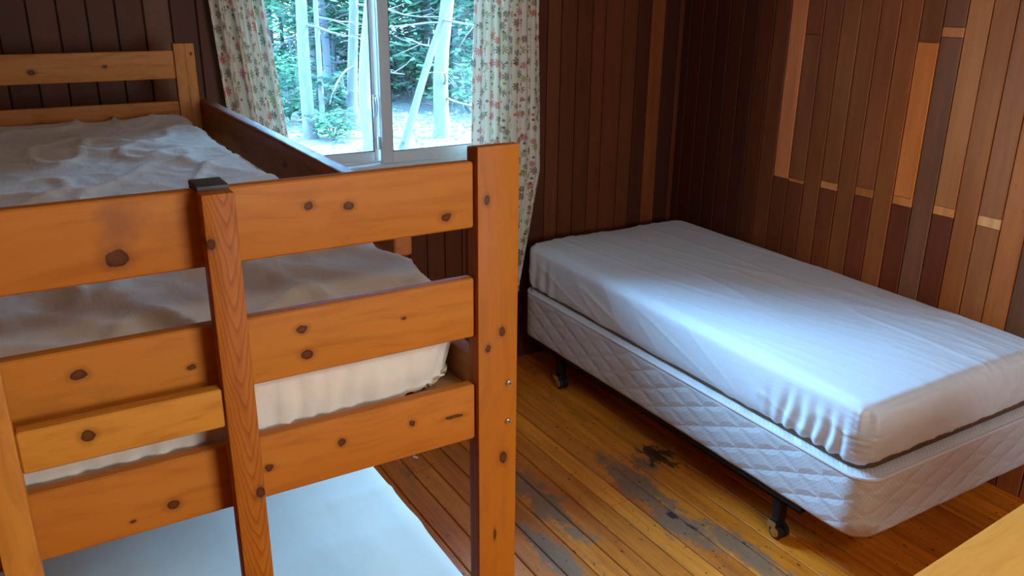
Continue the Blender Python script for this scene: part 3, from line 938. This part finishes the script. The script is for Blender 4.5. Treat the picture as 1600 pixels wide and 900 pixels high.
def leaf_mat(name, c0, c1):
    n = N(name)
    r = n.noise(n.coord(), 1.7, 3)
    c = n.mix(n.ramp(r, [(.35, 0), (.65, 1)]), c0, c1)
    d = n.node('ShaderNodeBsdfDiffuse'); n.put(d.inputs['Color'], c)
    t = n.node('ShaderNodeBsdfTranslucent'); n.put(t.inputs['Color'], c)
    mx = n.node('ShaderNodeMixShader'); mx.inputs[0].default_value = .4
    n.t.links.new(d.outputs[0], mx.inputs[1]); n.t.links.new(t.outputs[0], mx.inputs[2])
    return n.finish(mx)
M['bark'] = bark_mat('grey_bark', (.007, .008, .009), (.015, .015, .015))
M['dark_bark'] = bark_mat('dark_bark', (.006, .007, .008), (.013, .013, .014))
M['pale_bark'] = bark_mat('pale_bark', (.010, .010, .010), (.025, .024, .023))
M['shaded_bark'] = bark_mat('shaded_bark', (.0025, .003, .0035), (.006, .006, .0065))  # the leaning trunk's shade put into a near-black bark colour
M['leaf'] = leaf_mat('broad_leaves', (.012, .040, .022), (.035, .078, .040))
M['needle'] = leaf_mat('needles', (.011, .030, .022), (.026, .060, .036))

GX, GZ = 0, -.5
bm = bmesh.new()
NXg, NYg = 70, 70
gv = [[None] * (NYg + 1) for _ in range(NXg + 1)]
def gh(x, y):
    return GZ + .10 * nz3(x * .35, y * .35, 2) + .035 * nz3(x * 1.6, y * 1.6, 4) + max(0, (y - 26)) * .035
for i in range(NXg + 1):
    for j in range(NYg + 1):
        x_ = -14 + 48 * i / NXg; y_ = 3.6 + 52 * j / NYg
        gv[i][j] = bm.verts.new((x_, y_, gh(x_, y_)))
for i in range(NXg):
    for j in range(NYg):
        bm.faces.new((gv[i][j], gv[i + 1][j], gv[i + 1][j + 1], gv[i][j + 1])).smooth = True
me = bpy.data.meshes.new('forest_ground'); bm.to_mesh(me); bm.free()
go = struct(link('ground', me, None, ground_mat()))

def leaves_mb(center_fn, count, size, rnd):
    mb = MB()
    for _ in range(count):
        c = Vector(center_fn(rnd))
        a = rnd.uniform(0, 2 * PI); tl = rnd.uniform(-.9, .9)
        u = Vector((math.cos(a), math.sin(a), tl * .5)).normalized()
        w = u.cross(Vector((rnd.uniform(-.5, .5), rnd.uniform(-.5, .5), 1))).normalized()
        s = size * rnd.uniform(.6, 1.4)
        vs = [mb.bm.verts.new(c + u * s), mb.bm.verts.new(c + w * s * .45), mb.bm.verts.new(c - u * s), mb.bm.verts.new(c - w * s * .45)]
        mb.bm.faces.new(vs)
    return mb

def tree(label, x_, y_, r, lean=(0, 0), h=6.5, bark='bark', branches=4, group=None, seed=0, crown=True, low=1.2, leaf='needle', cz=(4.0, 9.0), cr=1.7, nl=700, droop=-.1, extra=None):
    rnd = random.Random(seed)
    z = gh(x_, y_) - .06
    root = thing('tree', label, 'tree', (x_, y_, z), group)
    t = MB()
    pts, rad = [], []
    for k in range(13):
        f_ = k / 12
        pts.append((x_ + lean[0] * f_ * h + .10 * nz3(f_ * 3, seed, 1), y_ + lean[1] * f_ * h + .10 * nz3(f_ * 3, seed, 5), z + f_ * h))
        rad.append(r * (1 - .62 * f_) * (1.35 if k == 0 else 1))
    pts.insert(1, (x_ + lean[0] * .25, y_ + lean[1] * .25, z + .25)); rad.insert(1, r * 1.05)
    t.tube(pts, rad, 12)
    t.build('trunk', M[bark], root, smooth=True, angle=80)
    def at(zz):
        f_ = (zz) / h
        return Vector((x_ + lean[0] * f_ * h, y_ + lean[1] * f_ * h, z + zz))
    for b_ in range(branches):
        zz = low + (b_ + rnd.random()) * (3.2 / max(1, branches))
        a = rnd.uniform(0, 2 * PI); L = rnd.uniform(.7, 1.8)
        p0 = at(zz); q = [p0]; d = Vector((math.cos(a), math.sin(a), droop + rnd.uniform(-.2, .3)))
        for s in range(6):
            d = (d + Vector((rnd.uniform(-.25, .25), rnd.uniform(-.25, .25), rnd.uniform(-.25, .2)))).normalized()
            q.append(q[-1] + d * L / 6)
        bmb = MB().tube(q, [.022 * (1 - .8 * s / 6) for s in range(7)], 5)
        for s in (2, 3, 4):
            d2 = (d + Vector((rnd.uniform(-.9, .9), rnd.uniform(-.9, .9), rnd.uniform(-.5, .6)))).normalized()
            bmb.tube([q[s], q[s] + d2 * .22, q[s] + d2 * .42 + Vector((0, 0, rnd.uniform(-.08, .08)))], [.008, .005, .002], 4)
        bmb.build('branch', M['pale_bark' if b_ % 2 else bark], root)
    if crown:
        def cf(rn):
            zz = rn.uniform(*cz); rr = cr * (1 - .55 * (zz - cz[0]) / (cz[1] - cz[0])) * math.sqrt(rn.random())
            a = rn.uniform(0, 2 * PI); p = at(zz)
            return (p.x + rr * math.cos(a), p.y + rr * math.sin(a), p.z)
        leaves_mb(cf, int(nl * 1.5), .10, rnd).build('foliage', M[leaf], root)
    return root

# trees that can be told apart, where they stand
tree('thick straight grey trunk left of the slim pale one, seen in the left window pane', 4.08, 12.86, .105, (0, 0), 6, 'bark', 3, seed=1, low=1.6, cz=(3.8, 6), nl=160)
tree('slim pale sunlit trunk just right of the thick grey one in the left pane', 4.57, 13.68, .048, (0, 0), 5.5, 'pale_bark', 3, seed=2, low=.8, cz=(3.8, 5.5), nl=120)
tree('grey trunk leaning right near the centre of the left window pane', 5.08, 13.64, .095, (.055, 0), 6, 'dark_bark', 4, seed=3, low=.9, cz=(3.8, 6), nl=160)
tree('broad pale trunk close against the middle bar of the window', 4.45, 11.31, .105, (.03, 0), 5.5, 'pale_bark', 2, seed=4, low=.9, cz=(4.0, 5.5), nl=120)
tree('dark shaded trunk leaning strongly right across the right window pane', 4.91, 11.30, .060, (.43, .10), 5.5, 'shaded_bark', 3, seed=5, low=1.2, cz=(4.0, 5.4), nl=100)
tree('thick trunk with a bright sunlit side in the right window pane', 6.10, 12.35, .130, (.055, 0), 6, 'pale_bark', 7, seed=6, low=.35, cz=(3.8, 6), nl=160)
tree('thin dark trunk just right of the sunlit one, farther off', 8.60, 16.91, .085, (0, 0), 6, 'dark_bark', 3, seed=7, low=1.2, cz=(3.6, 6), nl=160)
# the wood behind
rnd = random.Random(11)
cnt = 0
G = 'trees of the wood far beyond the window'
LB = 'slender trunk with green foliage among the crowded trees far beyond the window'
protos = []
for i in range(46):
    for _try in range(40):
        y_ = rnd.uniform(15.5, 34)
        k = rnd.uniform(.24, .62)
        x_ = k * y_
        if all((x_ - q[0]) ** 2 + (y_ - q[1]) ** 2 > 1.1 for q in protos) and not (abs(x_ / y_ - .31) < .018 and y_ < 22):
            break
    protos.append((x_, y_))
for i in range(12):
    protos.append((-1.5 + 7.0 * i / 12 + rnd.uniform(-.4, .4), rnd.uniform(16, 27) + (i % 3) * 2))
src = []
def copy_tree(o, x_, y_, rz, s):
    c = o.copy(); COL.objects.link(c)
    c.location = (x_, y_, gh(x_, y_) - .06); c.rotation_euler = (0, 0, rz); c.scale = (s, s, s)
    for ch in o.children:
        q = ch.copy(); COL.objects.link(q); q.parent = c
    return c
for i, (x_, y_) in enumerate(protos):
    if i < 5:
        src.append(tree(LB, x_, y_, .06 + .035 * (i % 3), (rnd.uniform(-.05, .05), 0), 5.2, ('bark', 'dark_bark', 'pale_bark')[i % 3], 6, G, 100 + i, low=.5,
                        leaf='needle' if i % 2 else 'leaf', cz=((.8 if i % 2 else 1.6), 5.0), cr=1.5, nl=1300))
    else:
        copy_tree(src[i % 5], x_, y_, rnd.uniform(0, 6.28), rnd.uniform(.8, 1.25))

# understory shrubs
def shrub(label, x_, y_, w, h, cnt_, leaf, seed, group=None, size=.07):
    rn = random.Random(seed)
    z = gh(x_, y_)
    root = thing('shrub', label, 'shrub', (x_, y_, z - .02), group)
    s = MB()
    for k in range(7):
        a = rn.uniform(0, 6.28)
        s.tube([(x_, y_, z - .02), (x_ + .25 * w * math.cos(a), y_ + .25 * w * math.sin(a), z + h * .5), (x_ + .6 * w * math.cos(a), y_ + .6 * w * math.sin(a), z + h * .95)], [.014, .010, .003], 5)
    s.build('stem', M['pale_bark'], root)
    def cf(r_):
        a = r_.uniform(0, 6.28); q = math.sqrt(r_.random()); zz = r_.random()
        return (x_ + w * q * math.cos(a) * (.55 + .5 * zz), y_ + w * q * math.sin(a), z + h * (.15 + .9 * zz))
    leaves_mb(cf, cnt_, size, rn).build('foliage', M[leaf], root)
    return root
shrub('tall bright green bush far off at the left edge of the window view', 5.15, 16.6, .8, 2.7, 900, 'leaf', 51, size=.075)
shrub('leafy sapling in front of the thick grey trunk at the left of the view', 4.15, 14.2, .45, 1.1, 500, 'leaf', 52, size=.055)
shrub('low leafy plants at the foot of the slim pale trunk', 4.35, 12.6, .42, .42, 320, 'leaf', 53, size=.06)
shrub('dark green spruce bough thicket behind the right pane', 7.3, 16.2, 1.6, 2.1, 1400, 'needle', 54, size=.10)
sg = []
for i in range(26):
    y_ = rnd.uniform(14, 30); x_ = y_ * rnd.uniform(.26, .60)
    if i < 3:
        sg.append(shrub('low green undergrowth bush on the forest floor beyond the window', x_, y_, .8, .7, 420, ('leaf', 'needle', 'leaf')[i], 60 + i, 'undergrowth bushes on the forest floor', .085))
    else:
        copy_tree(sg[i % 3], x_, y_, rnd.uniform(0, 6.28), rnd.uniform(.7, 1.5))

# fallen leaves and ground plants, too many to count
rg = random.Random(5)
lm_ = MB()
for _ in range(9000):
    y_ = rg.uniform(8, 24); x_ = y_ * rg.uniform(.22, .64)
    if nz3(x_ * .8, y_ * .8, 3) < -.05: continue
    c = Vector((x_, y_, gh(x_, y_) + rg.uniform(.01, .22)))
    a = rg.uniform(0, 6.28); u_ = Vector((math.cos(a), math.sin(a), rg.uniform(-.5, .5))); w_ = Vector((-math.sin(a), math.cos(a), rg.uniform(-.5, .5)))
    q_ = rg.uniform(.02, .055)
    lm_.bm.faces.new([lm_.bm.verts.new(c + u_ * q_), lm_.bm.verts.new(c + w_ * q_ * .5), lm_.bm.verts.new(c - u_ * q_), lm_.bm.verts.new(c - w_ * q_ * .5)])
lo_ = lm_.build('ground_plants', M['leaf'], base=(5.5, 14, -.5))
lo_['kind'] = 'stuff'; lo_['label'] = 'low leafy ground cover over the forest floor outside'; lo_['category'] = 'ground cover'

# ------------------------------------------------------------------ light
w = bpy.data.worlds.new('sky'); SC.world = w; w.use_nodes = True
wn = w.node_tree.nodes; wl = w.node_tree.links
bg = wn['Background']
bg.inputs[0].default_value = (.30, .60, 1.0, 1); bg.inputs[1].default_value = 128.0
sun = bpy.data.lights.new('sun', 'SUN'); sun.energy = 95; sun.angle = math.radians(.6); sun.color = (1, .96, .90)
so = bpy.data.objects.new('sun', sun); COL.objects.link(so)
sd = Vector((-.80, .18, -1.05))
so.rotation_euler = sd.to_track_quat('-Z', 'Y').to_euler()
pl = bpy.data.lights.new('window_portal', 'AREA'); pl.shape = 'RECTANGLE'; pl.size = WX1 - WX0; pl.size_y = WZ1 - WZ0
pl.cycles.is_portal = True
po = bpy.data.objects.new('window_portal', pl); COL.objects.link(po)
po.location = ((WX0 + WX1) / 2, YW + .09, (WZ0 + WZ1) / 2); po.rotation_euler = (math.radians(-90), 0, 0)
d2 = bpy.data.lights.new('rear_fill', 'AREA'); d2.shape = 'RECTANGLE'; d2.size = S2[1] - S2[0] - .3; d2.size_y = S2[3] - S2[2] - .2; d2.energy = 47; d2.color = (.74, .87, 1.0)  # added area lamp at the invented window, brightens the room from behind
d2o = bpy.data.objects.new('rear_fill', d2); COL.objects.link(d2o); d2o.location = ((S2[0] + S2[1]) / 2, YB + .03, (S2[2] + S2[3]) / 2); d2o.rotation_euler = (math.radians(90), 0, 0)
lt = bpy.data.lights.new('ceiling_bulb', 'AREA'); lt.shape = 'DISK'; lt.size = .5; lt.energy = 17; lt.color = (1.0, .94, .86)
lo = bpy.data.objects.new('ceiling_bulb', lt); COL.objects.link(lo); lo.location = (.75, -.6, ZC - .06)

# ------------------------------------------------------------------ camera
F, YAW, PITCH, ROLL, H = 1318.66, .5426945, .3404510, .0092290, 1.7318312
cam = bpy.data.cameras.new('camera'); co_ = bpy.data.objects.new('camera', cam); COL.objects.link(co_)
cam.sensor_fit = 'HORIZONTAL'; cam.sensor_width = 36; cam.lens = 36 * F / 1600; cam.clip_start = .02
fw = Vector((math.sin(YAW) * math.cos(PITCH), math.cos(YAW) * math.cos(PITCH), -math.sin(PITCH)))
rt = Vector((math.cos(YAW), -math.sin(YAW), 0)); up = rt.cross(fw)
r2 = rt * math.cos(ROLL) + up * math.sin(ROLL); u2 = -rt * math.sin(ROLL) + up * math.cos(ROLL)
mat = Matrix((r2, u2, -fw)).transposed().to_4x4(); mat.translation = Vector((0, 0, H))
co_.matrix_world = mat
SC.camera = co_
vs = SC.view_settings
vs.view_transform = 'Standard'; vs.look = 'None'; vs.gamma = 1; vs.exposure = 0.0; vs.use_curve_mapping = False
SC.cycles.max_bounces = 10; SC.cycles.diffuse_bounces = 5; SC.cycles.transparent_max_bounces = 24
